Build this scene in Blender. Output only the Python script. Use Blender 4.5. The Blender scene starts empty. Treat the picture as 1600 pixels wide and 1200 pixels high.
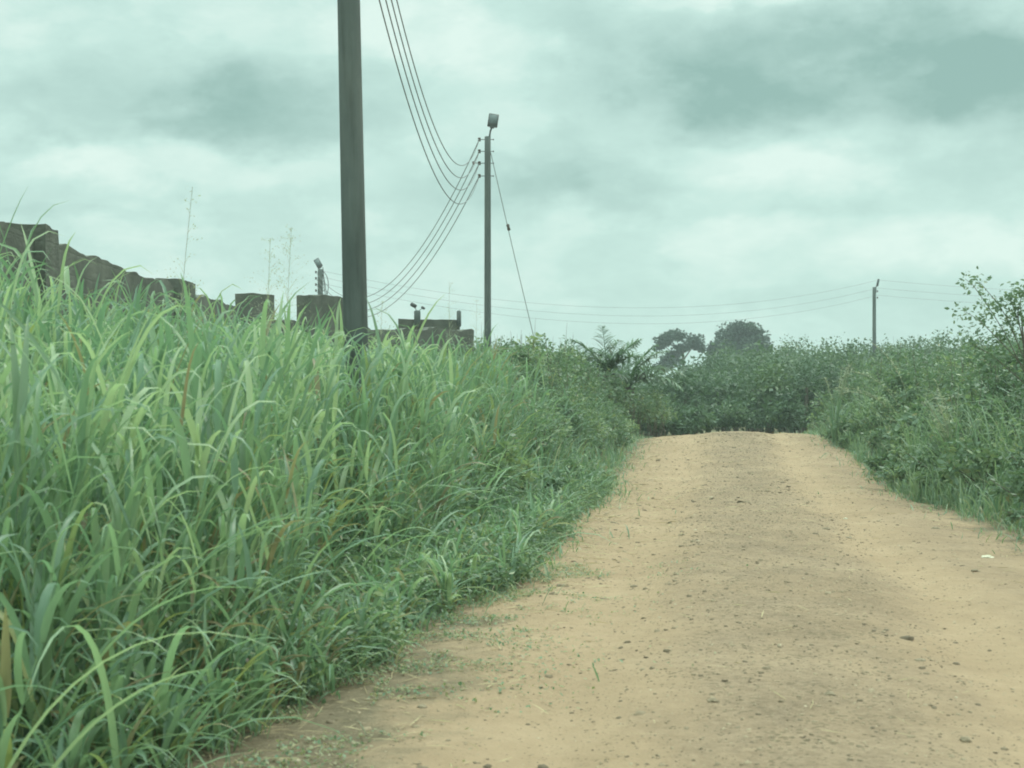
import bpy, math, random
import numpy as np
from mathutils import Vector, Matrix, noise as mnoise
random.seed(7); RNG = np.random.default_rng(11)
S = bpy.context.scene
COL = S.collection
# ------------------------------------------------------------------ camera, world, sun, exposure
FPX = 2500.0                      # focal length in photo pixels (1600 wide)
CZ = 1.5
cam_d = bpy.data.cameras.new('camera'); cam = bpy.data.objects.new('camera', cam_d); COL.objects.link(cam)
cam.location = (0, 0, CZ); cam.rotation_euler = (math.radians(90), 0, 0)
cam_d.sensor_width = 36; cam_d.lens = 36*FPX/1600; cam_d.clip_end = 5000; cam_d.clip_start = 0.1
cam_d.dof.use_dof = True; cam_d.dof.focus_distance = 32; cam_d.dof.aperture_fstop = 6.5
S.camera = cam
S.view_settings.view_transform = 'Standard'; S.view_settings.look = 'None'
S.view_settings.exposure = 0.0; S.view_settings.gamma = 1
S.cycles.filter_width = 1.9
S.cycles.max_bounces = 8; S.cycles.diffuse_bounces = 4; S.cycles.glossy_bounces = 2
S.cycles.transmission_bounces = 4; S.cycles.transparent_max_bounces = 4
S.cycles.volume_bounces = 0

SUN_EL, SUN_AZ = math.radians(58), math.radians(50)      # azimuth clockwise from +Y (ahead), to the right
w = bpy.data.worlds.new('World'); S.world = w; w.use_nodes = True
def build_world():
    nt = w.node_tree; N = nt.nodes; L = nt.links; N.clear()
    def nd(t, **k):
        n = N.new(t)
        for a, b in k.items(): setattr(n, a, b)
        return n
    def M(op, a, b=None, c=None):
        n = nd('ShaderNodeMath', operation=op)
        for i, v in enumerate((a, b, c)):
            if v is None: continue
            if isinstance(v, (int, float)): n.inputs[i].default_value = v
            else: L.new(v, n.inputs[i])
        return n.outputs[0]
    geo = nd('ShaderNodeTexCoord'); sep = nd('ShaderNodeSeparateXYZ'); L.new(geo.outputs['Generated'], sep.inputs[0])
    x, y, z = sep.outputs
    az = M('MULTIPLY', M('ARCTAN2', x, y), FPX); el = M('MULTIPLY', M('ARCSINE', z), FPX)
    comb = nd('ShaderNodeCombineXYZ'); L.new(az, comb.inputs[0]); L.new(M('MULTIPLY', el, 1.9), comb.inputs[1])
    def noise(scale, detail, rough, off=0.0, dist=0.0):
        mp = nd('ShaderNodeMapping'); L.new(comb.outputs[0], mp.inputs[0]); mp.inputs['Location'].default_value = (off, off*.7, off*.3)
        mp.inputs['Scale'].default_value = (scale,)*3
        n = nd('ShaderNodeTexNoise'); L.new(mp.outputs[0], n.inputs['Vector'])
        n.inputs['Scale'].default_value = 1; n.inputs['Detail'].default_value = detail
        n.inputs['Roughness'].default_value = rough; n.inputs['Distortion'].default_value = dist
        return n
    wn = noise(1/150, 6, .54, 3.1)
    sc = nd('ShaderNodeSeparateColor'); L.new(wn.outputs['Color'], sc.inputs[0])
    azw = M('ADD', az, M('MULTIPLY', M('SUBTRACT', sc.outputs[0], .5), 190))
    elw = M('ADD', el, M('MULTIPLY', M('SUBTRACT', sc.outputs[1], .5), 120))
    # cloud banks: direction (azimuth, elevation) in focal-length units, half sizes, strength
    banks = [(1330,122,340,86,-.58),(1560,150,200,75,-.3),(1080,165,150,52,-.25),(905,110,70,100,-.22),
             (235,175,230,62,-.42),(460,175,190,62,-.30),(800,290,150,45,-.28),(120,80,120,50,-.1),(960,280,110,55,-.3),
             (640,45,130,55,.30),(760,85,110,60,.28),(20,50,90,60,.28),(1140,262,190,36,.34),(290,266,230,32,.34),(120,262,70,22,.15),(1290,275,80,26,.15),
             (1130,5,150,20,.40),(1470,385,170,44,.26),(1120,375,110,34,.18),(180,350,170,12,-.14),(1170,330,180,14,-.12),
             (610,270,90,35,.12),(1500,270,160,28,-.10),(300,40,160,40,.06),(720,250,60,60,.1),(90,480,300,60,.06),
             (1400,480,150,25,-.06),(930,460,300,16,-.05)]
    base = M('ADD', M('MULTIPLY', noise(1/260, 6, .58, 9.0).outputs[0], .44), .44)
    fine = M('ADD', M('MULTIPLY', M('SUBTRACT', noise(1/85, 7, .64, 1.7, .4).outputs[0], .5), .34), M('MULTIPLY', M('SUBTRACT', noise(1/28, 5, .6, 5.2).outputs[0], .5), .12))
    def smooth(v, lo, hi):
        n = nd('ShaderNodeMapRange', interpolation_type='SMOOTHSTEP'); L.new(v, n.inputs[0]); n.inputs[1].default_value = lo; n.inputs[2].default_value = hi; return n.outputs[0]
    puff = M('MULTIPLY', M('SUBTRACT', smooth(noise(1/210, 8, .52, 21.3, .1).outputs[0], .48, .60), .45), .17)
    puff2 = M('MULTIPLY', M('SUBTRACT', smooth(noise(1/110, 8, .55, 33.7, .1).outputs[0], .50, .64), .4), .07)
    tot = M('ADD', M('ADD', base, fine), M('ADD', puff, puff2))
    for cx, cy, rx, ry, amp in banks:
        u = M('MULTIPLY', M('SUBTRACT', azw, float(cx-800)), 1.0/rx)
        v = M('MULTIPLY', M('SUBTRACT', elw, float(600-cy)), 1.0/ry)
        r2 = M('ADD', M('MULTIPLY', u, u), M('MULTIPLY', v, v))
        e = M('DIVIDE', amp, M('ADD', 1.0, M('MULTIPLY', r2, M('ADD', .15, M('MULTIPLY', M('MULTIPLY', r2, r2), .85)))))
        tot = M('ADD', tot, e)
    tot = M('MULTIPLY_ADD', tot, .86, .115)
    ramp = nd('ShaderNodeValToRGB'); L.new(tot, ramp.inputs[0]); cr = ramp.color_ramp
    cr.interpolation = 'LINEAR'
    cr.elements[0].position = 0.0; cr.elements[0].color = (.30, .50, .45, 1)
    cr.elements[1].position = 1.0; cr.elements[1].color = (.78, .965, .885, 1)
    e = cr.elements.new(.35); e.color = (.47, .69, .63, 1)
    e = cr.elements.new(.68); e.color = (.60, .84, .765, 1)
    # the cloud deck is brighter overhead
    up = M('ADD', 1.0, M('MULTIPLY', M('MINIMUM', M('MAXIMUM', M('SUBTRACT', z, .28), 0.0), .6), 3.9))
    sky = nd('ShaderNodeTexSky'); sky.sky_type = 'NISHITA'; sky.sun_disc = False
    sky.sun_elevation = SUN_EL; sky.sun_rotation = SUN_AZ; sky.air_density = 1; sky.dust_density = 2
    b1 = nd('ShaderNodeBackground'); L.new(sky.outputs[0], b1.inputs[0]); b1.inputs[1].default_value = .08
    b2 = nd('ShaderNodeBackground'); L.new(ramp.outputs[0], b2.inputs[0]); L.new(up, b2.inputs[1])
    mx = nd('ShaderNodeMixShader'); mx.inputs[0].default_value = .95
    L.new(b1.outputs[0], mx.inputs[1]); L.new(b2.outputs[0], mx.inputs[2])
    out = nd('ShaderNodeOutputWorld'); L.new(mx.outputs[0], out.inputs[0])
build_world()
sd = bpy.data.lights.new('sun', 'SUN'); sd.energy = 1.5; sd.angle = math.radians(18); sd.color = (1, .97, .90)
sun = bpy.data.objects.new('sun', sd); COL.objects.link(sun)
sdir = Vector((math.sin(SUN_AZ)*math.cos(SUN_EL), math.cos(SUN_AZ)*math.cos(SUN_EL), math.sin(SUN_EL)))
sun.rotation_euler = sdir.to_track_quat('Z', 'Y').to_euler()

# ------------------------------------------------------------------ helpers
def PX(px, py, d): return Vector(((px-800)*d/FPX, d, CZ+(600-py)*d/FPX))     # photo reading -> world point at depth d
def tag(o, label=None, cat=None, group=None, kind=None):
    for k, v in (('label', label), ('category', cat), ('group', group), ('kind', kind)):
        if v: o[k] = v
    return o
def link(name, me, mat=None, parent=None, smooth=False):
    o = bpy.data.objects.new(name, me); COL.objects.link(o)
    if mat: me.materials.append(mat)
    if parent: o.parent = parent
    if smooth: me.polygons.foreach_set('use_smooth', [True]*len(me.polygons))
    return o
def empty(name, loc, rz=0):
    o = bpy.data.objects.new(name, None); COL.objects.link(o); o.location = loc; o.rotation_euler = (0, 0, rz); o.empty_display_size = .3
    return o
class MB:
    """collects verts / faces / per-vertex random value"""
    def __init__(s): s.v = []; s.q = []; s.r = []; s.n = 0
    def add(s, v, q, r=None):
        v = np.asarray(v, np.float32).reshape(-1, 3); q = np.asarray(q, np.int64).reshape(-1, 4)
        s.v.append(v); s.q.append(q+s.n); s.r.append(np.zeros(len(v), np.float32) if r is None else np.asarray(r, np.float32)); s.n += len(v)
    def mesh(s, name):
        v = np.concatenate(s.v); q = np.concatenate(s.q); r = np.concatenate(s.r)
        me = bpy.data.meshes.new(name); me.vertices.add(len(v)); me.vertices.foreach_set('co', v.ravel())
        me.loops.add(q.size); me.loops.foreach_set('vertex_index', q.ravel().astype(np.int32))
        me.polygons.add(len(q)); me.polygons.foreach_set('loop_start', np.arange(0, q.size, 4, dtype=np.int32))
        me.polygons.foreach_set('loop_total', np.full(len(q), 4, np.int32))
        me.polygons.foreach_set('use_smooth', np.ones(len(q), bool))
        a = me.attributes.new('rnd', 'FLOAT', 'POINT'); a.data.foreach_set('value', r)
        me.update(calc_edges=True); me.validate()
        return me
    def build(s, name, mat, parent=None): return link(name, s.mesh(name), mat, parent)
def tube(mb, pts, rad, ns=8, r=0.0, cap=True):
    pts = [Vector(p) for p in pts]; n = len(pts)
    rad = [rad]*n if isinstance(rad, (int, float)) else list(rad)
    vs = []; up = Vector((0.31, 0.17, .93)).normalized()
    for i, p in enumerate(pts):
        t = (pts[min(i+1, n-1)]-pts[max(i-1, 0)]).normalized()
        a = t.cross(up)
        if a.length < .15: a = t.cross(Vector((1, 0, 0)))
        a.normalize(); b = t.cross(a)
        for k in range(ns):
            th = 2*math.pi*k/ns; vs.append(p+(a*math.cos(th)+b*math.sin(th))*rad[i])
    qs = [[i*ns+k, i*ns+(k+1) % ns, (i+1)*ns+(k+1) % ns, (i+1)*ns+k] for i in range(n-1) for k in range(ns)]
    if cap and ns == 8:
        for b0 in (0, (n-1)*ns):
            qs += [[b0, b0+1, b0+2, b0+3], [b0, b0+3, b0+4, b0+7], [b0+4, b0+5, b0+6, b0+7]]
    mb.add([tuple(v) for v in vs], qs, np.full(len(vs), r))
def box(mb, c, d, rot=None, r=0.0, bev=.0):
    c = Vector(c); hx, hy, hz = d[0]/2, d[1]/2, d[2]/2; rot = rot or Matrix.Identity(3)
    if bev <= 0:
        vs = [c+rot@Vector((sx*hx, sy*hy, sz*hz)) for sz in (-1, 1) for sy in (-1, 1) for sx in (-1, 1)]
        qs = [[0,2,3,1],[4,5,7,6],[0,1,5,4],[2,6,7,3],[0,4,6,2],[1,3,7,5]]
    else:
        vs = []; b = bev
        ring = [(-hx+b,-hy),(hx-b,-hy),(hx,-hy+b),(hx,hy-b),(hx-b,hy),(-hx+b,hy),(-hx,hy-b),(-hx,-hy+b)]
        inr = [(px*(1-b/hx), py*(1-b/hy)) for px, py in ring]
        for zz, rr in ((-hz, inr), (-hz+b, ring), (hz-b, ring), (hz, inr)):
            for px, py in rr: vs.append(c+rot@Vector((px, py, zz)))
        qs = [[i*8+k, i*8+(k+1) % 8, (i+1)*8+(k+1) % 8, (i+1)*8+k] for i in range(3) for k in range(8)]
        for b0 in (0, 24): qs += [[b0, b0+1, b0+2, b0+3], [b0, b0+3, b0+4, b0+7], [b0+4, b0+5, b0+6, b0+7]]
    mb.add([tuple(v) for v in vs], qs, np.full(len(vs), r))

# ------------------------------------------------------------------ terrain
def interp(x, xs, ys): return np.interp(x, xs, ys)
ROADZ = ([-60, 0, 14, 17, 21, 25, 29, 33, 36.5, 39.5, 42, 46, 52, 62, 80, 130, 2600], [0, 0, 0, -.03, -.10, -.18, -.17, -.05, .07, .14, .15, .03, -.25, -.75, -1.05, -1.3, -2])
def cx(y): return 1.1+.133*(np.asarray(y, float)-6.25) - np.clip(np.asarray(y, float)-44, 0, 200)**1.5*.05
def vnoise(x, y, s, seed=0):
    x = np.asarray(x, float)/s+seed*17.3; y = np.asarray(y, float)/s+seed*9.1
    xi = np.floor(x); yi = np.floor(y); fx = x-xi; fy = y-yi; fx = fx*fx*(3-2*fx); fy = fy*fy*(3-2*fy)
    def h(a, b): 
        v = np.sin(a*127.1+b*311.7+seed*74.7)*43758.5453; return v-np.floor(v)
    return (h(xi, yi)*(1-fx)+h(xi+1, yi)*fx)*(1-fy)+(h(xi, yi+1)*(1-fx)+h(xi+1, yi+1)*fx)*fy-.5
def gz(x, y):
    z = interp(y, *ROADZ); u = np.clip(np.abs(x-cx(y)), 0, 50)
    out = np.clip((u-2.2)/2.5, 0, 1)
    z = z + .09*np.exp(-(u/1.7)**2)*np.where(np.asarray(y) < 60, 1, 0) - .05*np.exp(-((u-2.6)/.4)**2) + out*(.07+.16*vnoise(x, y, 5, 3)) + .02*vnoise(x, y, .9, 1)
    # the crest falls off towards the left, as seen at the top of the rise
    z = z - np.clip((np.asarray(y)-30)/12, 0, 1)*np.clip(-(x-cx(y))-.3, 0, 2)*.045
    return z
EL = ([2, 6.25, 8.3, 10.4, 12.5, 16.3, 27, 38, 46, 60], [-1.6, -1.2, -.82, -.36, .22, .60, 1.62, 2.75, 3.65, 4.2])
ER = ([2, 10, 16.3, 22.9, 30, 35, 39, 46, 60], [3.9, 4.5, 5.15, 5.75, 6.75, 7.35, 7.75, 8.6, 9.5])
def eL(y): return interp(y, *EL)+.16*vnoise(0, y, 1.1, 5)*2
def eR(y): return interp(y, *ER)+.16*vnoise(0, y, 1.3, 8)*2

# ------------------------------------------------------------------ materials
def newmat(name):
    m = bpy.data.materials.new(name); m.use_nodes = True; nt = m.node_tree; nt.nodes.clear()
    out = nt.nodes.new('ShaderNodeOutputMaterial'); return m, nt, nt.nodes, nt.links, out
def ramp(nt, fac, stops):
    r = nt.nodes.new('ShaderNodeValToRGB'); nt.links.new(fac, r.inputs[0]); cr = r.color_ramp
    cr.elements[0].position = stops[0][0]; cr.elements[0].color = (*stops[0][1], 1)
    cr.elements[1].position = stops[-1][0]; cr.elements[1].color = (*stops[-1][1], 1)
    for p, c in stops[1:-1]: e = cr.elements.new(p); e.color = (*c, 1)
    return r.outputs[0]
def leafmat(name, stops, trans=.35, rough=.42, spec=.5, tmul=(1.15, 1.3, .95)):
    m, nt, N, L, out = newmat(name)
    a = N.new('ShaderNodeAttribute'); a.attribute_name = 'rnd'
    c = ramp(nt, a.outputs['Fac'], stops)
    p = N.new('ShaderNodeBsdfPrincipled'); L.new(c, p.inputs['Base Color']); p.inputs['Roughness'].default_value = rough
    p.inputs['Specular IOR Level'].default_value = spec
    t = N.new('ShaderNodeBsdfTranslucent'); mu = N.new('ShaderNodeMix'); mu.data_type = 'RGBA'; mu.blend_type = 'MULTIPLY'; mu.inputs[0].default_value = 1
    L.new(c, mu.inputs[6]); mu.inputs[7].default_value = (*tmul, 1); L.new(mu.outputs[2], t.inputs[0])
    mx = N.new('ShaderNodeMixShader'); mx.inputs[0].default_value = trans
    L.new(p.outputs[0], mx.inputs[1]); L.new(t.outputs[0], mx.inputs[2]); L.new(mx.outputs[0], out.inputs[0])
    return m
def noisemat(name, stops, scale=3, detail=6, rough=.85, bump=.3, bscale=40, spec=.3, coord='Object', bdist=.01, stretch=(1, 1, 1)):
    m, nt, N, L, out = newmat(name)
    tc = N.new('ShaderNodeTexCoord'); mp = N.new('ShaderNodeMapping'); mp.inputs['Scale'].default_value = stretch; L.new(tc.outputs[coord], mp.inputs[0])
    n = N.new('ShaderNodeTexNoise'); L.new(mp.outputs[0], n.inputs['Vector']); n.inputs['Scale'].default_value = scale; n.inputs['Detail'].default_value = detail
    n.inputs['Roughness'].default_value = .62
    c = ramp(nt, n.outputs[0], stops)
    n2 = N.new('ShaderNodeTexNoise'); L.new(mp.outputs[0], n2.inputs['Vector']); n2.inputs['Scale'].default_value = bscale; n2.inputs['Detail'].default_value = 4
    b = N.new('ShaderNodeBump'); b.inputs['Strength'].default_value = bump; b.inputs['Distance'].default_value = bdist; L.new(n2.outputs[0], b.inputs['Height'])
    p = N.new('ShaderNodeBsdfPrincipled'); L.new(c, p.inputs['Base Color']); p.inputs['Roughness'].default_value = rough
    p.inputs['Specular IOR Level'].default_value = spec; L.new(b.outputs[0], p.inputs['Normal']); L.new(p.outputs[0], out.inputs[0])
    return m
M_grass = leafmat('grass_blade', [(0, (0.2792,0.2199,0.1383)), (.07, (0.3102,0.2699,0.1482)), (.10, (0.3516,0.3798,0.1482)), (.16, (0.1965,0.2599,0.1482)), (.5, (0.1758,0.2699,0.1827)), (.8, (0.2688,0.3649,0.2222)), (1, (0.4136,0.4798,0.2964))], .42, .38)
M_weed = leafmat('weed_leaf', [(0, (.34,.28,.18)), (.08, (.30,.31,.16)), (.14, (.18,.25,.14)), (.55, (.14,.22,.14)), (1, (.28,.35,.21))], .36, .45)
M_shrub = leafmat('shrub_leaf', [(0, (0.3240,0.2754,0.1488)), (.06, (0.2592,0.2652,0.1302)), (.12, (0.1404,0.1938,0.1116)), (.55, (0.1296,0.1938,0.1116)), (1, (0.2916,0.3366,0.1628))], .34, .42)
M_tree = leafmat('tree_leaf', [(0, (0.0708,0.1071,0.0616)), (.5, (0.0885,0.1377,0.0748)), (1, (0.1534,0.2040,0.1012))], .3, .5, .45)
M_crown = leafmat('far_crown_leaf', [(0, (.035,.06,.045)), (.5, (.05,.085,.06)), (1, (.08,.12,.075))], .15, .6, .3)
M_palm = leafmat('palm_leaf', [(0, (.10,.16,.09)), (1, (.15,.22,.12))], .25, .4)
M_seed = leafmat('seed_head', [(0, (.38,.36,.26)), (1, (.50,.50,.38))], .4, .7, .2)
M_dry = leafmat('dry_straw', [(0, (.32,.24,.13)), (1, (.50,.40,.24))], .15, .7, .2)
M_stem = noisemat('green_stem', [(.3, (.12,.17,.08)), (.7, (.20,.22,.11))], 6, 3, .6, .1)
M_bark = noisemat('bark', [(.3, (.10,.085,.065)), (.7, (.20,.17,.13))], 5, 5, .9, .5)
M_conc = noisemat('weathered_concrete', [(.30, (0.0840,0.0952,0.0920)), (.5, (0.1254,0.1389,0.1334)), (.72, (0.1792,0.1904,0.1782))], 1.6, 8, .9, .35, 55, .2, stretch=(1, 1, .35))
def stain(mat):
    nt = mat.node_tree; N = nt.nodes; L = nt.links; p = [n for n in N if n.type == 'BSDF_PRINCIPLED'][0]; src = p.inputs['Base Color'].links[0].from_socket
    tc = N.new('ShaderNodeTexCoord'); mp = N.new('ShaderNodeMapping'); mp.inputs['Scale'].default_value = (9, 9, .5); L.new(tc.outputs['Object'], mp.inputs[0])
    n = N.new('ShaderNodeTexNoise'); L.new(mp.outputs[0], n.inputs['Vector']); n.inputs['Scale'].default_value = 1.3; n.inputs['Detail'].default_value = 8; n.inputs['Roughness'].default_value = .7
    c = ramp(nt, n.outputs[0], [(.35, (.72,.70,.68)), (.5, (.95,.94,.92)), (.64, (1.0,.99,.98)), (.72, (1.3,1.27,1.2))])
    mu = N.new('ShaderNodeMix'); mu.data_type = 'RGBA'; mu.blend_type = 'MULTIPLY'; mu.inputs[0].default_value = 1; L.new(src, mu.inputs[6]); L.new(c, mu.inputs[7]); L.new(mu.outputs[2], p.inputs['Base Color'])
stain(M_conc)
M_metal = noisemat('dark_metal', [(.3, (.05,.052,.05)), (.7, (.09,.09,.085))], 20, 3, .5, .1, spec=.4)
M_lens = noisemat('lamp_glass', [(.3, (.10,.12,.12)), (.7, (.14,.16,.16))], 20, 2, .25, .05, spec=.5)
M_wire = noisemat('aluminium_wire', [(.3, (.13,.13,.125)), (.7, (.17,.17,.16))], 3, 2, .6, 0, spec=.3)
M_glaze = noisemat('glazed_porcelain', [(.3, (.07,.05,.04)), (.7, (.11,.08,.06))], 8, 2, .3, 0)
M_stone = noisemat('brown_stone', [(.3, (.19,.14,.09)), (.7, (.34,.26,.18))], 14, 4, .9, .3)
M_pale = noisemat('pale_stone', [(.3, (.50,.43,.32)), (.7, (.66,.58,.45))], 14, 4, .9, .2)
M_peb = leafmat('pebble', [(0, (.13,.095,.065)), (.6, (.26,.19,.125)), (.97, (.36,.27,.18)), (1, (.50,.40,.29))], 0.0, .9, .2)

def wallmat():
    m, nt, N, L, out = newmat('mud_stained_block')
    tc = N.new('ShaderNodeTexCoord'); sp = N.new('ShaderNodeSeparateXYZ'); L.new(tc.outputs['Object'], sp.inputs[0])
    ad = N.new('ShaderNodeMath'); ad.operation = 'ADD'; L.new(sp.outputs[0], ad.inputs[0]); L.new(sp.outputs[1], ad.inputs[1])
    cb = N.new('ShaderNodeCombineXYZ'); L.new(ad.outputs[0], cb.inputs[0]); L.new(sp.outputs[2], cb.inputs[1])
    br = N.new('ShaderNodeTexBrick'); L.new(cb.outputs[0], br.inputs['Vector']); br.inputs['Scale'].default_value = 1
    br.inputs['Brick Width'].default_value = .45; br.inputs['Row Height'].default_value = .225; br.inputs['Mortar Size'].default_value = .012
    br.inputs['Mortar Smooth'].default_value = .4
    br.inputs['Color1'].default_value = (.9, .9, .9, 1); br.inputs['Color2'].default_value = (1, 1, 1, 1); br.inputs['Mortar'].default_value = (.9, .9, .9, 1)
    n = N.new('ShaderNodeTexNoise'); L.new(tc.outputs['Object'], n.inputs['Vector']); n.inputs['Scale'].default_value = 1.3; n.inputs['Detail'].default_value = 9; n.inputs['Roughness'].default_value = .65
    c = ramp(nt, n.outputs[0], [(.28, (.074,.075,.062)), (.5, (.130,.130,.108)), (.72, (.20,.195,.160))])
    mu = N.new('ShaderNodeMix'); mu.data_type = 'RGBA'; mu.blend_type = 'MULTIPLY'; mu.inputs[0].default_value = .8
    L.new(c, mu.inputs[6]); L.new(br.outputs[0], mu.inputs[7])
    n2 = N.new('ShaderNodeTexNoise'); L.new(tc.outputs['Object'], n2.inputs['Vector']); n2.inputs['Scale'].default_value = 22; n2.inputs['Detail'].default_value = 6
    h = N.new('ShaderNodeMath'); h.operation = 'MULTIPLY_ADD'; L.new(br.outputs['Fac'], h.inputs[0]); h.inputs[1].default_value = -.12; L.new(n2.outputs[0], h.inputs[2])
    b = N.new('ShaderNodeBump'); b.inputs['Strength'].default_value = .8; b.inputs['Distance'].default_value = .02; L.new(h.outputs[0], b.inputs['Height'])
    p = N.new('ShaderNodeBsdfPrincipled'); L.new(mu.outputs[2], p.inputs['Base Color']); p.inputs['Roughness'].default_value = .95; p.inputs['Specular IOR Level'].default_value = .15
    L.new(b.outputs[0], p.inputs['Normal']); L.new(p.outputs[0], out.inputs[0]); return m
M_wall = wallmat()

def roadmat():
    m, nt, N, L, out = newmat('laterite_road')
    def M(op, a, b=None, c=None):
        n = N.new('ShaderNodeMath'); n.operation = op
        for i, v in enumerate((a, b, c)):
            if v is None: continue
            if isinstance(v, (int, float)): n.inputs[i].default_value = v
            else: L.new(v, n.inputs[i])
        return n.outputs[0]
    tc = N.new('ShaderNodeTexCoord'); at = N.new('ShaderNodeAttribute'); at.attribute_name = 'across'   # metres from the road's middle
    u = at.outputs['Fac']; soilA = N.new('ShaderNodeAttribute'); soilA.attribute_name = 'trodden'
    def noise(s, d=5, r=.6, st=(1, 1, 1)):
        mp = N.new('ShaderNodeMapping'); L.new(tc.outputs['Object'], mp.inputs[0]); mp.inputs['Scale'].default_value = st
        n = N.new('ShaderNodeTexNoise'); L.new(mp.outputs[0], n.inputs['Vector']); n.inputs['Scale'].default_value = s; n.inputs['Detail'].default_value = d; n.inputs['Roughness'].default_value = r
        return n.outputs[0]
    big = noise(.7, 4); uw = M('ADD', u, M('MULTIPLY', M('SUBTRACT', noise(.9, 4, .6, (1, .35, 1)), .5), 1.3))
    def bell(c, wd): 
        d = M('MULTIPLY', M('SUBTRACT', uw, c), 1/wd); return M('DIVIDE', 1.0, M('ADD', 1.0, M('POWER', M('ABSOLUTE', d), 3.0)))
    centre = bell(.10, .82); rightb = bell(2.0, .4)
    dust = ramp(nt, M('ADD', M('MULTIPLY', big, .6), M('MULTIPLY', noise(5, 6, .7), .4)), [(.30, (0.3104,0.2068,0.1309)), (.5, (0.3752,0.2539,0.1633)), (.72, (0.4447,0.3084,0.2039))])
    grav = ramp(nt, M('ADD', M('MULTIPLY', noise(18, 6, .75), .7), M('MULTIPLY', big, .3)), [(.33, (0.1362,0.0941,0.0640)), (.5, (0.2450,0.1718,0.1187)), (.68, (0.3812,0.2729,0.1891))])
    mx = N.new('ShaderNodeMix'); mx.data_type = 'RGBA'
    tracks = M('ADD', bell(-.98, .24), bell(1.12, .24))
    f = M('MULTIPLY', M('ADD', M('MULTIPLY', centre, .62), M('MULTIPLY', rightb, .38)), M('MAXIMUM', M('MULTIPLY_ADD', noise(1.5, 8, .78, (1.6, .7, 1)), 3.2, -.6), .12))
    L.new(M('MAXIMUM', M('SUBTRACT', M('MINIMUM', f, 1.0), M('MULTIPLY', tracks, .38)), 0.0), mx.inputs[0]); L.new(dust, mx.inputs[6]); L.new(grav, mx.inputs[7])
    # soil at the shoulders
    edge = M('SUBTRACT', M('ADD', M('MAXIMUM', u, M('ADD', M('MULTIPLY', u, -1.0), M('MULTIPLY_ADD', soilA.outputs['Fac'], .62, .28))), M('MULTIPLY', M('SUBTRACT', noise(1.6, 6, .7), .5), 1.8)), 2.3)
    ef = M('MINIMUM', M('MAXIMUM', M('MULTIPLY', edge, 2.2), 0.0), .9)
    soil = ramp(nt, noise(9, 6, .7), [(.3, (0.1150,0.0943,0.0633)), (.55, (0.1955,0.1518,0.1012)), (.75, (0.2875,0.2185,0.1437))])
    m2 = N.new('ShaderNodeMix'); m2.data_type = 'RGBA'; L.new(ef, m2.inputs[0]); L.new(mx.outputs[2], m2.inputs[6]); L.new(soil, m2.inputs[7])
    # dark grit and flecks
    vo = N.new('ShaderNodeTexVoronoi'); L.new(tc.outputs['Object'], vo.inputs['Vector']); vo.inputs['Scale'].default_value = 26
    fl = M('LESS_THAN', vo.outputs['Distance'], M('MULTIPLY', M('MAXIMUM', M('SUBTRACT', noise(3.5, 4, .7), .38), 0.0), M('ADD', .7, centre)))
    m3 = N.new('ShaderNodeMix'); m3.data_type = 'RGBA'; L.new(M('MULTIPLY', fl, .8), m3.inputs[0]); L.new(m2.outputs[2], m3.inputs[6]); m3.inputs[7].default_value = (.17, .125, .08, 1)
    hb = M('ADD', M('MULTIPLY', noise(45, 5, .7), .5), M('MULTIPLY', noise(7, 5, .6), 1.2))
    b = N.new('ShaderNodeBump'); b.inputs['Strength'].default_value = .8; b.inputs['Distance'].default_value = .035; L.new(hb, b.inputs['Height'])
    p = N.new('ShaderNodeBsdfPrincipled'); L.new(m3.outputs[2], p.inputs['Base Color']); p.inputs['Roughness'].default_value = .97; p.inputs['Specular IOR Level'].default_value = .1
    L.new(b.outputs[0], p.inputs['Normal']); L.new(p.outputs[0], out.inputs[0]); return m
M_road = roadmat()
M_ground = noisemat('soil_and_weeds', [(.3, (.10,.10,.055)), (.5, (.17,.15,.09)), (.7, (.25,.21,.13))], 1.4, 8, .95, .6, 12, .1, bdist=.05)

# ------------------------------------------------------------------ ground, road
def grid(xs, yfun, rows, zfun, name, attr=None):
    n = len(xs); X = np.repeat(np.asarray(xs)[None, :], len(rows), 0); Y = np.repeat(np.asarray(rows)[:, None], n, 1)
    X = yfun(X, Y); Z = zfun(X, Y)
    i = np.arange((len(rows)-1)*n).reshape(len(rows)-1, n)[:, :-1]
    q = np.stack([i, i+1, i+n+1, i+n], -1).reshape(-1, 4)
    mb = MB(); mb.add(np.stack([X, Y, Z], -1).reshape(-1, 3), q); me = mb.mesh(name)
    return me, X, Y
xs = np.concatenate([-np.geomspace(700, 12, 22), np.arange(-11.5, 14, .5), np.geomspace(14.2, 700, 22)])
rows = np.concatenate([np.arange(-60, 0, 5), np.arange(0, 64, .5), np.geomspace(65, 700, 30)])
def groundz(X, Y):
    z = gz(X, Y); u = np.abs(X-cx(Y)); return z-.10*np.clip((2.75-u)/.3, 0, 1)*(Y < 60)-.012
me, _, _ = grid(xs, lambda X, Y: X, rows, groundz, 'ground'); g = link('ground', me, M_ground); tag(g, kind='structure')
us = np.linspace(-3.2, 3.2, 97); rows = np.concatenate([np.arange(-8, 3, .5), np.arange(3, 50, .12), np.arange(50, 55.5, .5)])
def roadz(X, Y):
    u = X-cx(Y); z = gz(X, Y)+.004
    z = z - .05*np.exp(-((u-1.12)/.30)**2) - .05*np.exp(-((u+.98)/.30)**2) + .018*vnoise(X, Y, .45, 2) + .03*vnoise(X, Y, 1.7, 4)+.008*vnoise(X, Y, .2, 6)
    ed = 2.85+.35*vnoise(0, Y, 1.5, 6)*np.sign(u)
    return z-.12*np.clip((np.abs(u)-ed)/.3, 0, 1)
me, X, Y = grid(us, lambda U, Y: U+cx(Y), rows, roadz, 'road')
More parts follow.
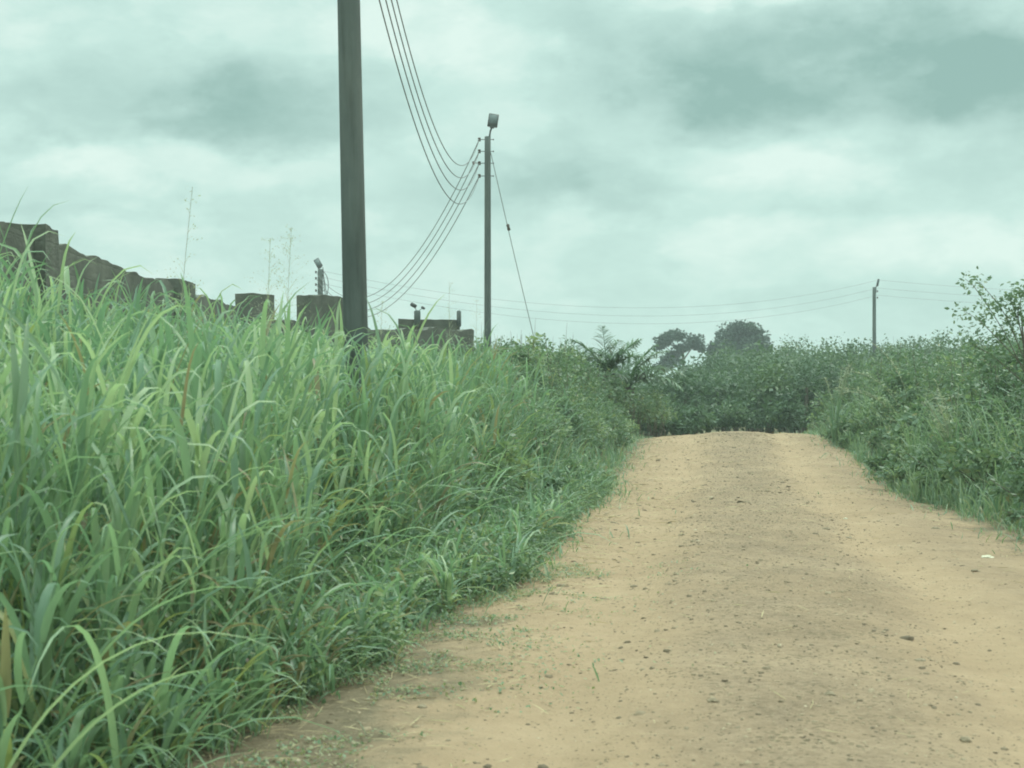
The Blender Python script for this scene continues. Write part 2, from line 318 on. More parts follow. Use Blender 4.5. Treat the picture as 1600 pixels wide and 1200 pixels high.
a = me.attributes.new('across', 'FLOAT', 'POINT'); a.data.foreach_set('value', np.repeat(us[None, :], len(rows), 0).ravel().astype(np.float32))
a = me.attributes.new('trodden', 'FLOAT', 'POINT'); a.data.foreach_set('value', np.repeat(np.clip((13-rows)/5, 0, 1)[:, None], len(us), 1).ravel().astype(np.float32))
tag(link('road', me, M_road), kind='structure')

# ------------------------------------------------------------------ foliage generators
def ribbons(mb, base, az, length, th0, th1, width, seg=6, fold=.25, twist=0.0, r=None, power=1.6, prof='blade'):
    """curved blades: th0 start angle from the vertical, th1 end angle"""
    n = len(base); t = np.linspace(0, 1, seg+1)[None, :]
    th = th0[:, None]+(th1-th0)[:, None]*t**power
    ds = length[:, None]/seg; ca, sa = np.cos(az)[:, None], np.sin(az)[:, None]
    thm = (th[:, 1:]+th[:, :-1])/2
    hx = np.concatenate([np.zeros((n, 1)), np.cumsum(np.sin(thm)*ds, 1)], 1); hz = np.concatenate([np.zeros((n, 1)), np.cumsum(np.cos(thm)*ds, 1)], 1)
    side = RNG.normal(0, .12, (n, 1))*t**2*length[:, None]
    P = np.stack([base[:, :1]+hx*ca-side*sa, base[:, 1:2]+hx*sa+side*ca, base[:, 2:3]+hz], -1)
    T = np.stack([np.sin(th)*ca, np.sin(th)*sa, np.cos(th)], -1)
    Sd = np.stack([-np.sin(az), np.cos(az), np.zeros(n)], -1)[:, None, :]*np.ones((1, seg+1, 1))
    Nn = np.cross(T, Sd)
    tw = (RNG.normal(0, 1, (n, 1))*twist)*(.3+t)
    Sd2 = Sd*np.cos(tw)[..., None]+Nn*np.sin(tw)[..., None]; N2 = -Sd*np.sin(tw)[..., None]+Nn*np.cos(tw)[..., None]
    if prof == 'blade': pw = np.minimum(1, .45+t*3)*(1-t**2.2)**.8+.02
    elif prof == 'leaf': pw = np.sin(np.pi*np.clip(t*.93+.05, 0, 1))
    else: pw = 1-t*.6
    W = width[:, None]*pw/2
    A = P+Sd2*W[..., None]; B = P-Sd2*W[..., None]; m = seg+1
    if fold > 0:
        C = P-N2*(W*fold*2)[..., None]
        V = np.stack([A, C, B], 2); k = 3
    else: V = np.stack([A, B], 2); k = 2
    idx = (np.arange(n)*m*k)[:, None, None]+(np.arange(seg)*k)[None, :, None]
    qs = [np.stack([idx+j, idx+j+1, idx+j+1+k, idx+j+k], -1) for j in range(k-1)]
    r = RNG.random(n) if r is None else r
    mb.add(V.reshape(-1, 3), np.concatenate([q.reshape(-1, 4) for q in qs]), np.repeat(r, m*k))
    return P
def leaves(mb, pos, size, aspect=.5, up=.5, r=None, spread=None, fold=True):
    """small flat/folded leaves with mostly upward facing sides"""
    n = len(pos); d = RNG.normal(0, 1, (n, 3)); d[:, 2] = d[:, 2]*.5-.15
    if spread is not None: d += spread*1.3
    d /= np.linalg.norm(d, axis=1)[:, None]+1e-9
    nrm = RNG.normal(0, 1, (n, 3))*(1-up); nrm[:, 2] += up*1.3
    s = np.cross(d, nrm); s /= np.linalg.norm(s, axis=1)[:, None]+1e-9; nn = np.cross(s, d)
    L_ = size[:, None]; W_ = size[:, None]*aspect/2
    if fold:
        m1 = pos+d*L_*.45-nn*W_*.35
        V = np.stack([pos, pos+d*L_*.35+s*W_, pos+d*L_*.72+s*W_*.7-nn*L_*.05, pos+d*L_-nn*L_*.14, pos+d*L_*.72-s*W_*.7-nn*L_*.05, pos+d*L_*.35-s*W_, m1], 1)
        i = (np.arange(n)*7)[:, None]
        q = np.concatenate([i+np.array([0, 6, 2, 1]), i+np.array([6, 3, 3, 2])*1], 0)
        q = np.concatenate([i+np.array([[0, 1, 2, 6]]), i+np.array([[0, 6, 4, 5]]), i+np.array([[6, 2, 3, 4]])], 0); k = 7
    else:
        V = np.stack([pos, pos+d*L_*.5+s*W_, pos+d*L_-nn*L_*.15, pos+d*L_*.5-s*W_], 1); k = 4
        q = (np.arange(n)*4)[:, None]+np.array([[0, 1, 2, 3]])
    r = RNG.random(n) if r is None else r
    mb.add(V.reshape(-1, 3), q, np.repeat(r, k))
def sph(n):
    v = RNG.normal(0, 1, (n, 3)); return v/np.linalg.norm(v, axis=1)[:, None]

# ------------------------------------------------------------------ tall grass on the left
def hmax(y): return interp(y, [4, 6, 8, 11, 14, 24, 44], [1.25, 1.45, 1.74, 1.76, 1.80, 2.05, 2.2])
def wall_x(y):     # right face of the wall line
    return interp(y, [0, 15.7, 29.2, 39.8, 60], [-3.95, -4.55, -5.05, -.75, .6])
def tall_grass():
    mb = MB(); st = MB()
    bands = [(5.2, 9, 62, 7, .034), (9, 15, 50, 6, .035), (15, 23, 36, 5, .038), (23, 33, 24, 4, .044)]
    for y0, y1, dens, seg, wd in bands:
        W = 9.0; n = int(dens*(y1-y0)*W); x = RNG.uniform(-6.5, 2.5, n); y = RNG.uniform(y0, y1, n)
        e = eL(y); dist = e-x
        ok = (dist > 0.05) & (x > wall_x(y)+.15) & (x > -.36*y-1.0) & (vnoise(x, y, .8, 21) > -.33)
        # thins out into the thicket further on
        ok &= (RNG.random(n) > np.clip((y-22-(-x)*1.6)/9, 0, 1)*.9) & ((x < -.15+.35*vnoise(x, y, 1.5, 13)) | (y < 16.5) | (RNG.random(n) < .12))
        x, y, dist = x[ok], y[ok], dist[ok]; n = len(x); z = gz(x, y)-.02
        lw = interp(y, [4, 6.5, 9, 12, 18, 24, 33], [.1, .2, .45, .85, .9, .6, .4]); s = np.clip((dist-lw+.25*vnoise(x, y, .7, 77))/.42, 0, 1); H = hmax(y)*(.16+.84*s**.8)*RNG.uniform(.70, 1.0, n)*(1+.30*vnoise(x, y, 1.1, 31)+.12*vnoise(x, y, .4, 33)-.04); H = np.minimum(H, hmax(y)*.98)+.58*np.clip((-x-2.4)/.9, 0, 1)*s*(y > 7)*interp(y, [7, 10, 16, 22], [.7, 1, .75, .6])
        az0 = RNG.uniform(0, 2*np.pi, n); lean = np.abs(RNG.normal(.04, .06, n))+.16*(1-s)+.03
        # stems
        low_ = (s < .3) & (y > 8.5) & (RNG.random(n) < .6); kp = ~low_; x, y, z, dist, s, H, az0, lean = [v_[kp] for v_ in (x, y, z, dist, s, H, az0, lean)]; n = len(x)
        P = ribbons(st, np.stack([x, y, z], -1), az0, H*.94, lean*.5, lean*1.9, np.full(n, .011), 4, 0, .8, r=RNG.uniform(.1, .8, n), prof='stem')
        m = P.shape[1]
        for k in range(9):
            f = np.clip((k+RNG.uniform(.0, .9, n))/9*1.03, 0, 1); fi = f*(m-1); i0 = np.clip(np.floor(fi).astype(int), 0, m-2); fr = (fi-i0)[:, None]
            b = P[np.arange(n), i0]*(1-fr)+P[np.arange(n), i0+1]*fr
            az = az0*0+RNG.uniform(0, 2*np.pi, n); towards = RNG.random(n) < .15; az = np.where(towards, RNG.normal(-.5, .6, n), az)
            ln = RNG.uniform(.30, .66, n)*(.62+.5*s); top = f > .72
            t0 = np.where(top, RNG.uniform(.08, .5, n), RNG.uniform(.2, .6, n)); t1 = np.where(top, np.where(RNG.random(n) < .62, RNG.uniform(1.9, 3.3, n), RNG.uniform(.5, 1.6, n)), RNG.uniform(1.0, 2.7, n))
            keep = RNG.random(n) < (.9 if k > 1 else .75); pw_ = [1.6, 1.6, 1.3, 1.6, 1.9, 2.1, 2.6, 2.9, 3.2][k]
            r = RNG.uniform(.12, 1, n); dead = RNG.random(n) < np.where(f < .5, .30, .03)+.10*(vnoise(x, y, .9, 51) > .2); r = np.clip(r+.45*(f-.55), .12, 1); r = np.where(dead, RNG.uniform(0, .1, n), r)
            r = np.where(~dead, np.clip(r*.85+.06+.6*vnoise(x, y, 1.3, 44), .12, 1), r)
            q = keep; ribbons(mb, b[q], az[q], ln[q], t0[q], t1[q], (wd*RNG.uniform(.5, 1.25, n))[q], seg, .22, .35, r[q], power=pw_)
        # long blades straight from the base
        for _ in range(2):
            q = RNG.random(n) < .36; nq = q.sum()
            ribbons(mb, np.stack([x, y, z], -1)[q]+RNG.normal(0, .03, (nq, 3))*[1, 1, 0], RNG.normal(-.3, 1.3, nq), (H*RNG.uniform(.5, .92, n))[q],
                    RNG.uniform(.02, .25, nq), RNG.uniform(.5, 2.0, nq), np.full(nq, wd*.8), seg+1, .2, .3, RNG.uniform(.14, 1, nq), power=2.6)
    # arching tussocks hanging over the road edge
    n = 260; y = RNG.uniform(5, 27, n); x = eL(y)-RNG.uniform(.0, .9, n); kp = (y < 9.5) | (RNG.random(n) < .45); x, y = x[kp], y[kp]; n = len(x); z = gz(x, y)-.01
    for i in range(n):
        m = 13; sc_ = RNG.uniform(.5, 1.15)
        ribbons(mb, np.tile([x[i], y[i], z[i]], (m, 1))+RNG.normal(0, .035, (m, 3))*[1, 1, 0], RNG.uniform(0, 6.28, m), RNG.uniform(.3, .8, m)*sc_, RNG.uniform(.1, .7, m), RNG.uniform(1.3, 2.5, m),
                np.full(m, .019)*sc_, 6, .22, .3, np.clip(RNG.uniform(.1, .9, m), 0, 1), power=1.3)
    # long leaves bowing out over the shoulder
    n = 120; y = 5+RNG.random(n)**1.2*15; lw = interp(y, [4, 6.5, 9, 12, 18, 24, 33], [.1, .2, .45, .85, .9, .6, .4]); x = eL(y)-lw-RNG.uniform(-.1, .8, n)
    ribbons(mb, np.stack([x, y, gz(x, y)], -1), RNG.normal(-.3, 1.0, n), RNG.uniform(.9, 1.5, n), RNG.uniform(.15, .6, n), RNG.uniform(1.5, 2.5, n), RNG.uniform(.026, .042, n), 12, .2, .15, RNG.uniform(.5, 1, n), power=1.9)
    # low undergrowth that closes the gaps between the stems
    n = 26000; y = RNG.uniform(4.5, 33, n); x = RNG.uniform(-6, 2.5, n); ok = (x < eL(y)-.1) & (x > wall_x(y)+.1) & (x > -.36*y-.8); x, y = x[ok], y[ok]
    b = np.stack([x, y, gz(x, y)], -1); n = len(x)
    ribbons(mb, b, RNG.uniform(0, 6.28, n), RNG.uniform(.3, .9, n)*np.clip((eL(y)-x-.3)/1.3, .22, 1), RNG.uniform(.0, .5, n), RNG.uniform(.6, 2.2, n), RNG.uniform(.012, .026, n), 4, 0, .5, np.where(RNG.random(n) < .3, RNG.uniform(0, .1, n), RNG.uniform(.12, .8, n)))
    o = mb.build('tall_grass', M_grass); tag(o, 'tall green arching grass filling the left side between the dirt road and the wall', 'grass', kind='stuff')
    o2 = st.build('grass_stems', M_grass); tag(o2, 'upright green stems of the tall grass on the left', 'grass', kind='stuff')
tall_grass()

# ------------------------------------------------------------------ shrub thickets
def bush_leaves(mb, tw, c, rad, nl, size, aspect, cl=9, bot=.12):
    cen = sph(cl)*np.array(rad)*RNG.uniform(.35, .85, (cl, 1)); cen[:, 2] = np.abs(cen[:, 2])*.9
    ci = RNG.integers(0, cl, nl); cr = RNG.uniform(.24, .46, cl)*min(rad[0], rad[2])
    off = sph(nl)*(RNG.random((nl, 1))**.45)
    p = cen[ci]+off*cr[ci][:, None]+np.array(c)
    p[:, 2] = np.maximum(p[:, 2], c[2]-rad[2]*.2)
    bt = RNG.normal(0, .17); size = size*RNG.choice([.7, 1.0, 1.0, 1.35]); nl = nl
    tint = np.clip(.50+bt+RNG.normal(0, .13, cl)[ci]+RNG.normal(0, .14, nl), .13, 1); dr = RNG.random(nl) < .02; tint[dr] = RNG.uniform(0, .1, dr.sum())
    leaves(mb, p, size*RNG.uniform(.6, 1.25, nl), aspect, .45, tint, off*.8, fold=size < .2)
    if tw is not None:
        for k in range(min(cl, 6)):
            a0 = Vector((c[0]+RNG.normal(0, .08), c[1]+RNG.normal(0, .08), bot)); b0 = Vector(cen[k])+Vector(c); mid = (a0+b0)/2+Vector((0, 0, .12*rad[2]))
            tube(tw, [a0, mid, b0, b0+(b0-mid)*.5], [.014, .010, .006, .002], 4, cap=False)
def thicket_left():
    mb = MB(); tw = MB(); gr = MB()
    n = 380
    for i in range(n):
        y = RNG.uniform(15, 54) if i%3 else RNG.uniform(30, 54); e = float(eL(y)); dist = RNG.uniform(.0, 1)**1.2*5.5; x = e-(.42 if y < 33 else .25)-dist
        x = max(x, e-5.5)
        if x < float(wall_x(y))+.3 and y < 40: continue
        if y < 22 and dist > 1.0: continue
        if y < 26 and x < -.5: continue
        top = min(.45+dist*1.9, 2.75+.02*max(0, y-26))*RNG.uniform(.78, 1.0)
        if y < 24: top = min(top, .55+.17*(y-15))
        z0 = float(gz(x, y)); r = RNG.uniform(.4, .7)
        bush_leaves(mb, tw, (x, y, z0+top*.45), (r, r, top*.56), int(680*(1 if y < 35 else .7)), .062 if y < 30 else .078, RNG.choice([.35, .55, .7]), 12, z0)
    for x, y, top in ((2.2,44.5,2.3),(2.9,45,2.0),(3.3,46.2,1.75),(3.7,47,1.6),(4.2,48,1.5),(1.5,44,2.5),(4.6,50,1.5),(3.9,50,1.7),(3.2,49,2.1)):
        z0 = float(gz(x, y)); bush_leaves(mb, tw, (x, y, z0+top*.45), (.7, .7, top*.56), 700, .09, .5, 12, z0)
    # low mounds of weeds on the road side
    for i in range(760):
        y = RNG.uniform(7.5, 28); x = float(eL(y))-RNG.uniform(.02, 1.25); z0 = float(gz(x, y)); r = RNG.uniform(.12, .34)
        r *= 1+.5*(x < float(eL(y))-.5)
        bush_leaves(mb, None, (x, y, z0+r*.35), (r, r, r*1.0), 130, .034+.0007*y, RNG.choice([.3, .5]), 8, z0)
    # grasses growing among the shrubs
    m = 11000; y = RNG.uniform(17, 48, m); e = eL(y); d = RNG.random(m)*4; x = e-d; ok = (x > wall_x(y)+.2) | (y > 40); x, y, d = x[ok], y[ok], d[ok]; m = len(x)
    H = np.minimum(.28+d*1.0, 2.0)*RNG.uniform(.6, 1.12, m); kp = RNG.random(m) < .5; x, y, H = x[kp], y[kp], H[kp]; m = len(x)
    ribbons(gr, np.stack([x, y, gz(x, y)], -1), RNG.uniform(0, 6.28, m), H*1.1, RNG.uniform(0, .3, m), RNG.uniform(.6, 2.4, m), RNG.uniform(.014, .03, m), 5, 0, .4, np.clip(RNG.uniform(.0, 1, m), 0, 1), power=2.2)
    tag(mb.build('left_thicket', M_shrub), 'leafy olive green shrubs and creepers crowding the left road edge before the rise', 'undergrowth', kind='stuff')
    tag(tw.build('thicket_twigs', M_bark), 'thin brown twigs inside the left roadside shrubs', 'undergrowth', kind='stuff')
    tag(gr.build('thicket_grass', M_weed), 'arching grass mixed into the shrubs left of the rise', 'grass', kind='stuff')
thicket_left()
def thicket_right():
    mb = MB(); tw = MB(); gr = MB()
    for i in range(380):
        y = 13+RNG.random()**.9*36; e = float(eR(y)); dist = RNG.random()**1.1*6.5; x = e+.15+dist
        if x > .36*y+2.5: continue
        top = min(.38+dist*1.6, 3.15)*RNG.uniform(.70, 1.0)
        if y > 30: top = min(top, 2.45)
        z0 = float(gz(x, y)); r = RNG.uniform(.4, .75)
        bush_leaves(mb, tw, (x, y, z0+top*.45), (r, r, top*.56), int(720*(1 if y < 32 else .7)), .075 if y < 26 else .09, RNG.choice([.3, .5, .7]), 12, z0)
    m = 14000; y = RNG.uniform(13, 48, m); e = eR(y); d = RNG.random(m)**1.4*5; x = e+d; H = np.minimum(.25+d*.85, 1.95)*RNG.uniform(.5, 1.12, m)
    gp = np.exp(-((y-23)/3.5)**2)*np.exp(-((d-1.3)/1.2)**2)
    keep = RNG.random(m) < .6+gp; x, y, H, gp = x[keep], y[keep], H[keep], gp[keep]; m = len(x)
    ribbons(gr, np.stack([x, y, gz(x, y)], -1), RNG.uniform(0, 6.28, m), H*1.1, RNG.uniform(0, .3, m), RNG.uniform(.6, 2.4, m), RNG.uniform(.013, .028, m), 5, 0, .4, np.clip(RNG.uniform(0, 1, m)+.3*gp, 0, 1), power=2.2)
    m = 1500; k = RNG.random(m) < .6; y = np.where(k, RNG.normal(22.5, 1.8, m), RNG.normal(36.5, 1.3, m)); x = eR(y)+np.abs(RNG.normal(.35, .5, m))
    ribbons(gr, np.stack([x, y, gz(x, y)], -1), RNG.uniform(0, 6.28, m), RNG.uniform(.5, 1.75, m)*np.clip((x-eR(y))/.7, .35, 1), RNG.uniform(0, .25, m), RNG.uniform(.5, 2.2, m), RNG.uniform(.014, .026, m), 6, 0, .3, RNG.uniform(.85, 1, m), power=2.4)
    tag(mb.build('right_thicket', M_shrub), 'dense leafy shrubs and creepers along the right side of the dirt road', 'undergrowth', kind='stuff')
    tag(tw.build('right_twigs', M_bark), 'thin twigs inside the right roadside shrubs', 'undergrowth', kind='stuff')
    tag(gr.build('right_grass', M_weed), 'arching grass growing through the shrubs on the right verge', 'grass', kind='stuff')
thicket_right()
def verge():
    mb = MB(); dr = MB()
    for side in (0, 1):
        m = 9000; y = RNG.uniform(4.5, 46, m); e = (eL if side == 0 else eR)(y); sgn = 1 if side == 0 else -1
        x = e+sgn*(RNG.exponential(.16, m)-.3); c = vnoise(x, y, .5, 60+side) > -.08; far = np.abs(x-e) < .15; ok = c | far; x, y = x[ok], y[ok]; n = len(x)
        ribbons(mb, np.stack([x, y, gz(x, y)], -1), RNG.uniform(0, 6.28, n), RNG.uniform(.05, .24, n), RNG.uniform(.1, .9, n), RNG.uniform(.9, 2.2, n), RNG.uniform(.004, .011, n)*(1+y/30), 3, 0, .3, RNG.uniform(.0, 1, n))
    # creeping weeds on the left shoulder, low tufts
    m = 20000; y = RNG.uniform(5.5, 13, m); x = eL(y)-.2+np.abs(RNG.normal(0, .55, m)); ok = vnoise(x, y, .33, 71)+.5*vnoise(x, y, .11, 72) > .05; x, y = x[ok], y[ok]; n = len(x)
    leaves(mb, np.stack([x, y, roadz(x, y)+RNG.uniform(.002, .03, n)], -1), RNG.uniform(.008, .028, n), .6, .8, np.where(RNG.random(n) < .6, RNG.uniform(0, .1, n), RNG.uniform(.12, .5, n)))
    # straw litter
    m = 6500; y = RNG.uniform(4.5, 44, m); L_ = RNG.random(m) < .72; x = np.where(L_, eL(y)+np.abs(RNG.normal(0, .5, m))-.1, eR(y)-np.abs(RNG.normal(0, .5, m)))
    mid = RNG.random(m) < .14; x = np.where(mid, cx(y)+RNG.normal(0, 1.2, m), x)
    ribbons(dr, np.stack([x, y, gz(x, y)+.01], -1), RNG.uniform(0, 6.28, m), RNG.uniform(.03, .20, m), np.full(m, 1.45), RNG.uniform(1.5, 1.65, m), RNG.uniform(.002, .006, m)*(1+y/22), 2, 0, .5)
    tag(mb.build('verge_grass', M_weed), 'short weedy grass along both edges of the dirt road', 'grass', kind='stuff')
    tag(dr.build('straw_litter', M_dry), 'dry straw and leaf litter scattered on the road shoulders', 'litter', kind='stuff')
    pb = MB(); m = 44000; y = 4.6+RNG.random(m)**1.4*37; u = np.where(RNG.random(m) < .55, RNG.normal(.05, .7, m), RNG.uniform(-2.3, 2.4, m)); x = cx(y)+u
    zz = roadz(x, y); s = RNG.lognormal(-5.75, .6, m)*(1+y/40); oct_ = np.array([(1,0,-.2),(0,1,-.2),(-1,0,-.2),(0,-1,-.2),(.5,.5,.55),(-.5,.5,.55),(-.5,-.5,.5),(.5,-.5,.5)])
    V = oct_[None]*s[:, None, None]*RNG.uniform(.6, 1.3, (m, 8, 3))*np.array([1.2, 1, .75]); rot = RNG.uniform(0, 6.28, m); c_, s_ = np.cos(rot)[:, None], np.sin(rot)[:, None]
    V = np.stack([V[..., 0]*c_-V[..., 1]*s_, V[..., 0]*s_+V[..., 1]*c_, V[..., 2]], -1)+np.stack([x, y, zz], -1)[:, None]
    q = np.array([[0, 1, 5, 4], [1, 2, 6, 5], [2, 3, 7, 6], [3, 0, 4, 7], [4, 5, 6, 7]]); Q = (np.arange(m)*8)[:, None, None]+q
    pb.add(V.reshape(-1, 3), Q.reshape(-1, 4), np.repeat(RNG.random(m), 8))
    m = 5000; y = RNG.uniform(4.8, 40, m); sd_ = RNG.random(m) < .6; x = np.where(sd_, eL(y)+np.abs(RNG.normal(.1, .5, m)), eR(y)-np.abs(RNG.normal(.1, .4, m)))
    s = RNG.lognormal(-5.1, .6, m)*(1+y/60); zz = roadz(x, y)-s*.2
    V = oct_[None]*s[:, None, None]*RNG.uniform(.5, 1.4, (m, 8, 3))*np.array([1.3, 1, .7])+np.stack([x, y, zz], -1)[:, None]; Q = (np.arange(m)*8)[:, None, None]+q
    pb.add(V.reshape(-1, 3), Q.reshape(-1, 4), np.repeat(RNG.random(m)*.8, 8))
    tag(pb.build('road_gravel', M_peb), 'small brown pebbles and clods loose on the middle of the dirt road', 'gravel', kind='stuff')
verge()

# ------------------------------------------------------------------ far woodland
def woodland():
    mb = MB(); tk = MB()
    def crown(x, y, top, r, nl=520, size=.26):
        z0 = float(interp(y, *ROADZ)); h = max(top-z0, 1.5)
        bush_leaves(mb, None, (x, y, z0+h*.55), (r, r, h*.5), nl, size, .6, 16)
        bush_leaves(mb, None, (x, y, z0+h*.22), (r*1.1, r, h*.3), nl//3, size, .6, 9)
        tube(tk, [(x, y, z0), (x+.1, y, z0+h*.6)], [.12, .06], 5, cap=False)
    # low bushes where the road has dropped out of sight
    for i in range(110):
        y = RNG.uniform(57, 70); x = (RNG.uniform(930, 1500)-800)*y/FPX; z0 = float(interp(y, *ROADZ)); top = CZ-RNG.uniform(-.1, 1.1)-z0
        bush_leaves(mb, None, (x, y, z0+top*.45), (.9, .9, max(top*.58, .5)), 420, .15, .6, 12)
    # shrubs and small trees just over the rise
    for i in range(120):
        y = RNG.uniform(60, 84); px = RNG.uniform(940, 1720); x = (px-800)*y/FPX
        py = interp(px, [940, 1010, 1060, 1200, 1400, 1700], [572, 598, 568, 560, 552, 524])+RNG.uniform(-14, 36)
        crown(x, y, CZ+(600-py)*y/FPX, RNG.uniform(1.0, 1.7), 800, .13)
    for i in range(150):
        y = RNG.uniform(85, 135); px = RNG.uniform(1085, 1850); x = (px-800)*y/FPX
        py = interp(px, [1085, 1110, 1190, 1230, 1330, 1500, 1850], [580, 548, 544, 534, 526, 526, 510])+RNG.uniform(-16, 26)
        crown(x, y, CZ+(600-py)*y/FPX, RNG.uniform(1.4, 3.4), 900, .20)
    for i in range(60):
        y = RNG.uniform(120, 170); px = RNG.uniform(-200, 1010); x = (px-800)*y/FPX
        crown(x, y, CZ+(600-RNG.uniform(555, 590))*y/FPX, RNG.uniform(2, 3.2), 260, .4)
    tag(mb.build('woodland', M_tree), 'dark green bushland beyond the crest of the road', 'woodland', kind='stuff')
    tag(tk.build('woodland_trunks', M_bark), 'trunks hidden under the dark far bushland', 'woodland', kind='stuff')
woodland()
def tree(name, base, label, clumps, trunk, limbs, nl, size, mat=M_crown):
    """clumps: (x, y, z, rx, ry, rz) world; trunk: list of (pt, radius); limbs likewise"""
    t = empty(name, base); tag(t, label, 'tree'); b = Vector(base); mb = MB(); vol = sum(c[3]*c[5] for c in clumps)
    for c in clumps:
        n = int(nl*c[3]*c[5]/vol); cc = sph(7)*np.array(c[3:])*.6; cc = np.vstack([cc, [0, 0, 0]]); ci = RNG.integers(0, 8, n); off = sph(n)*RNG.random((n, 1))**.4
        p = cc[ci]+off*np.array(c[3:])*RNG.uniform(.32, .5, 8)[ci][:, None]+np.array(c[:3])-np.array(b)
        leaves(mb, p, size*RNG.uniform(.6, 1.3, n), .6, .4, np.clip(.5+RNG.normal(0, .2, 8)[ci]+RNG.normal(0, .15, n), 0, 1), off, fold=False)
    mb.build('crown', mat, t)
    tr = MB(); tube(tr, [Vector(p)-b for p, _ in trunk], [r for _, r in trunk], 8)
    for l in limbs: tube(tr, [Vector(p)-b for p, _ in l], [r for _, r in l], 8)
    tr.build('trunk', M_bark, t); return t
D = 185
def q(px, py, d=D): return tuple(PX(px, py, d))
def cl(px, py, rx, ry, d=D, dep=None): p = PX(px, py, d); k = d/FPX; return (p.x, p.y, p.z, rx*k, dep or rx*k, ry*k)
tree('umbrella_tree', (float(PX(1069, 0, D).x), D, -1.5), 'flat topped dark tree with sky showing beneath its crown, left of the round tree',
     [cl(1038, 530, 22, 11), cl(1062, 525, 24, 11), cl(1084, 534, 20, 13), cl(1030, 543, 12, 6), cl(1092, 545, 10, 7), cl(1046, 566, 17, 13), cl(1034, 572, 13, 10), cl(1052, 555, 12, 7), cl(1066, 545, 20, 7), cl(1058,552,8,5)],
     [((q(1069, 650)), .28), (q(1069, 585), .22), (q(1067, 560), .16), (q(1068, 540), .08)],
     [[(q(1068, 572), .12), (q(1055, 556), .08), (q(1038, 540), .04)], [(q(1068, 562), .1), (q(1078, 548), .07), (q(1088, 538), .03)], [(q(1069, 580), .09), (q(1054, 570), .06), (q(1042, 568), .03)]], 5200, .34)
tree('round_tree', (float(PX(1155, 0, D).x), D, -1.5), 'large round topped dark tree rising highest on the skyline',
     [cl(1155, 532, 40, 27), cl(1128, 545, 24, 22), cl(1182, 538, 22, 26), cl(1158, 518, 26, 17), cl(1140, 560, 38, 22), cl(1178, 562, 30, 20), cl(1116, 560, 14, 16), cl(1172, 522, 24, 16), cl(1140,521,22,18),cl(1180,525,20,18),cl(1160,512,24,12),cl(1195,545,12,22),cl(1115,548,12,16)],
     [(q(1155, 650), .4), (q(1155, 580), .35), (q(1156, 540), .15)], [[(q(1155, 585), .2), (q(1135, 555), .08)], [(q(1155, 580), .2), (q(1178, 550), .08)]], 13000, .36)

# young oil palms at the far left road edge
def palm(base, label, fr):
    t = empty('palm', base); tag(t, label, 'palm tree', 'young palms beside the far road edge'); tr = MB(); tube(tr, [(0, 0, -.1), (0, 0, .6), (.02, 0, 1.2)], [.2, .18, .14], 8); tr.build('trunk', M_bark, t)
    for az, el0, ln, droop in fr:
        mb = MB(); m = 12; pts = []; p = np.array([0, 0, 1.2]); th = el0
        for i in range(m+1):
            pts.append(p.copy()); th += droop/m; p = p+np.array([math.cos(az)*math.sin(th), math.sin(az)*math.sin(th), math.cos(th)])*ln/m
        tube(mb, pts, [.022*(1-i/(m+1)*.8) for i in range(m+1)], 5, .3, cap=False)
        P = np.array(pts); k = 46; f = np.linspace(.14, .99, k); idx = f*m; i0 = np.minimum(idx.astype(int), m-1); b = P[i0]+(P[i0+1]-P[i0])*(idx-i0)[:, None]
        tg = P[i0+1]-P[i0]; tg /= np.linalg.norm(tg, axis=1)[:, None]; sv = np.array([-math.sin(az), math.cos(az), 0])
        for sg in (-1, 1):
            d = tg*.55+sv*sg*.75+np.array([0, 0, 1])*RNG.uniform(-.55, .45, (k, 1))+RNG.normal(0, .1, (k, 3)); d /= np.linalg.norm(d, axis=1)[:, None]
            th0 = np.arccos(np.clip(d[:, 2], -1, 1)); a_ = np.arctan2(d[:, 1], d[:, 0])
            ribbons(mb, b, a_, (.46*np.sin(np.pi*np.clip(f*.8+.18, 0, 1))+.08)*RNG.uniform(.85, 1.1, k), th0, np.minimum(th0+RNG.uniform(.3, .9, k), 3), np.full(k, .05), 4, 0, .2, RNG.random(k))
        mb.build('frond', M_palm, t)
palm((2.75, 46.5, .55), 'left young palm with upright feathery fronds above the shrubs by the road', [(1.9, .05, 1.5, .35), (3.0, .35, 1.5, .8), (.2, .4, 1.5, .7), (4.2, .5, 1.4, .9), (-.7, .6, 1.5, 1.1), (2.4, .8, 1.4, 1.0), (5.2, .3, 1.2, 1.1), (1.0, .3, 1.3, .6)])
palm((3.55, 48.5, .2), 'right young palm with drooping fronds against the sky by the road bend', [(.15, .45, 2.0, 1.7), (.5, .25, 1.9, 1.2), (-.35, .7, 1.9, 1.7), (3.0, .4, 1.7, 1.1), (1.6, .2, 1.6, .6), (2.3, .5, 1.6, 1.0), (4.2, .6, 1.5, 1.3), (-.9, .5, 1.6, 1.4), (.0, .15, 1.6, .8)])

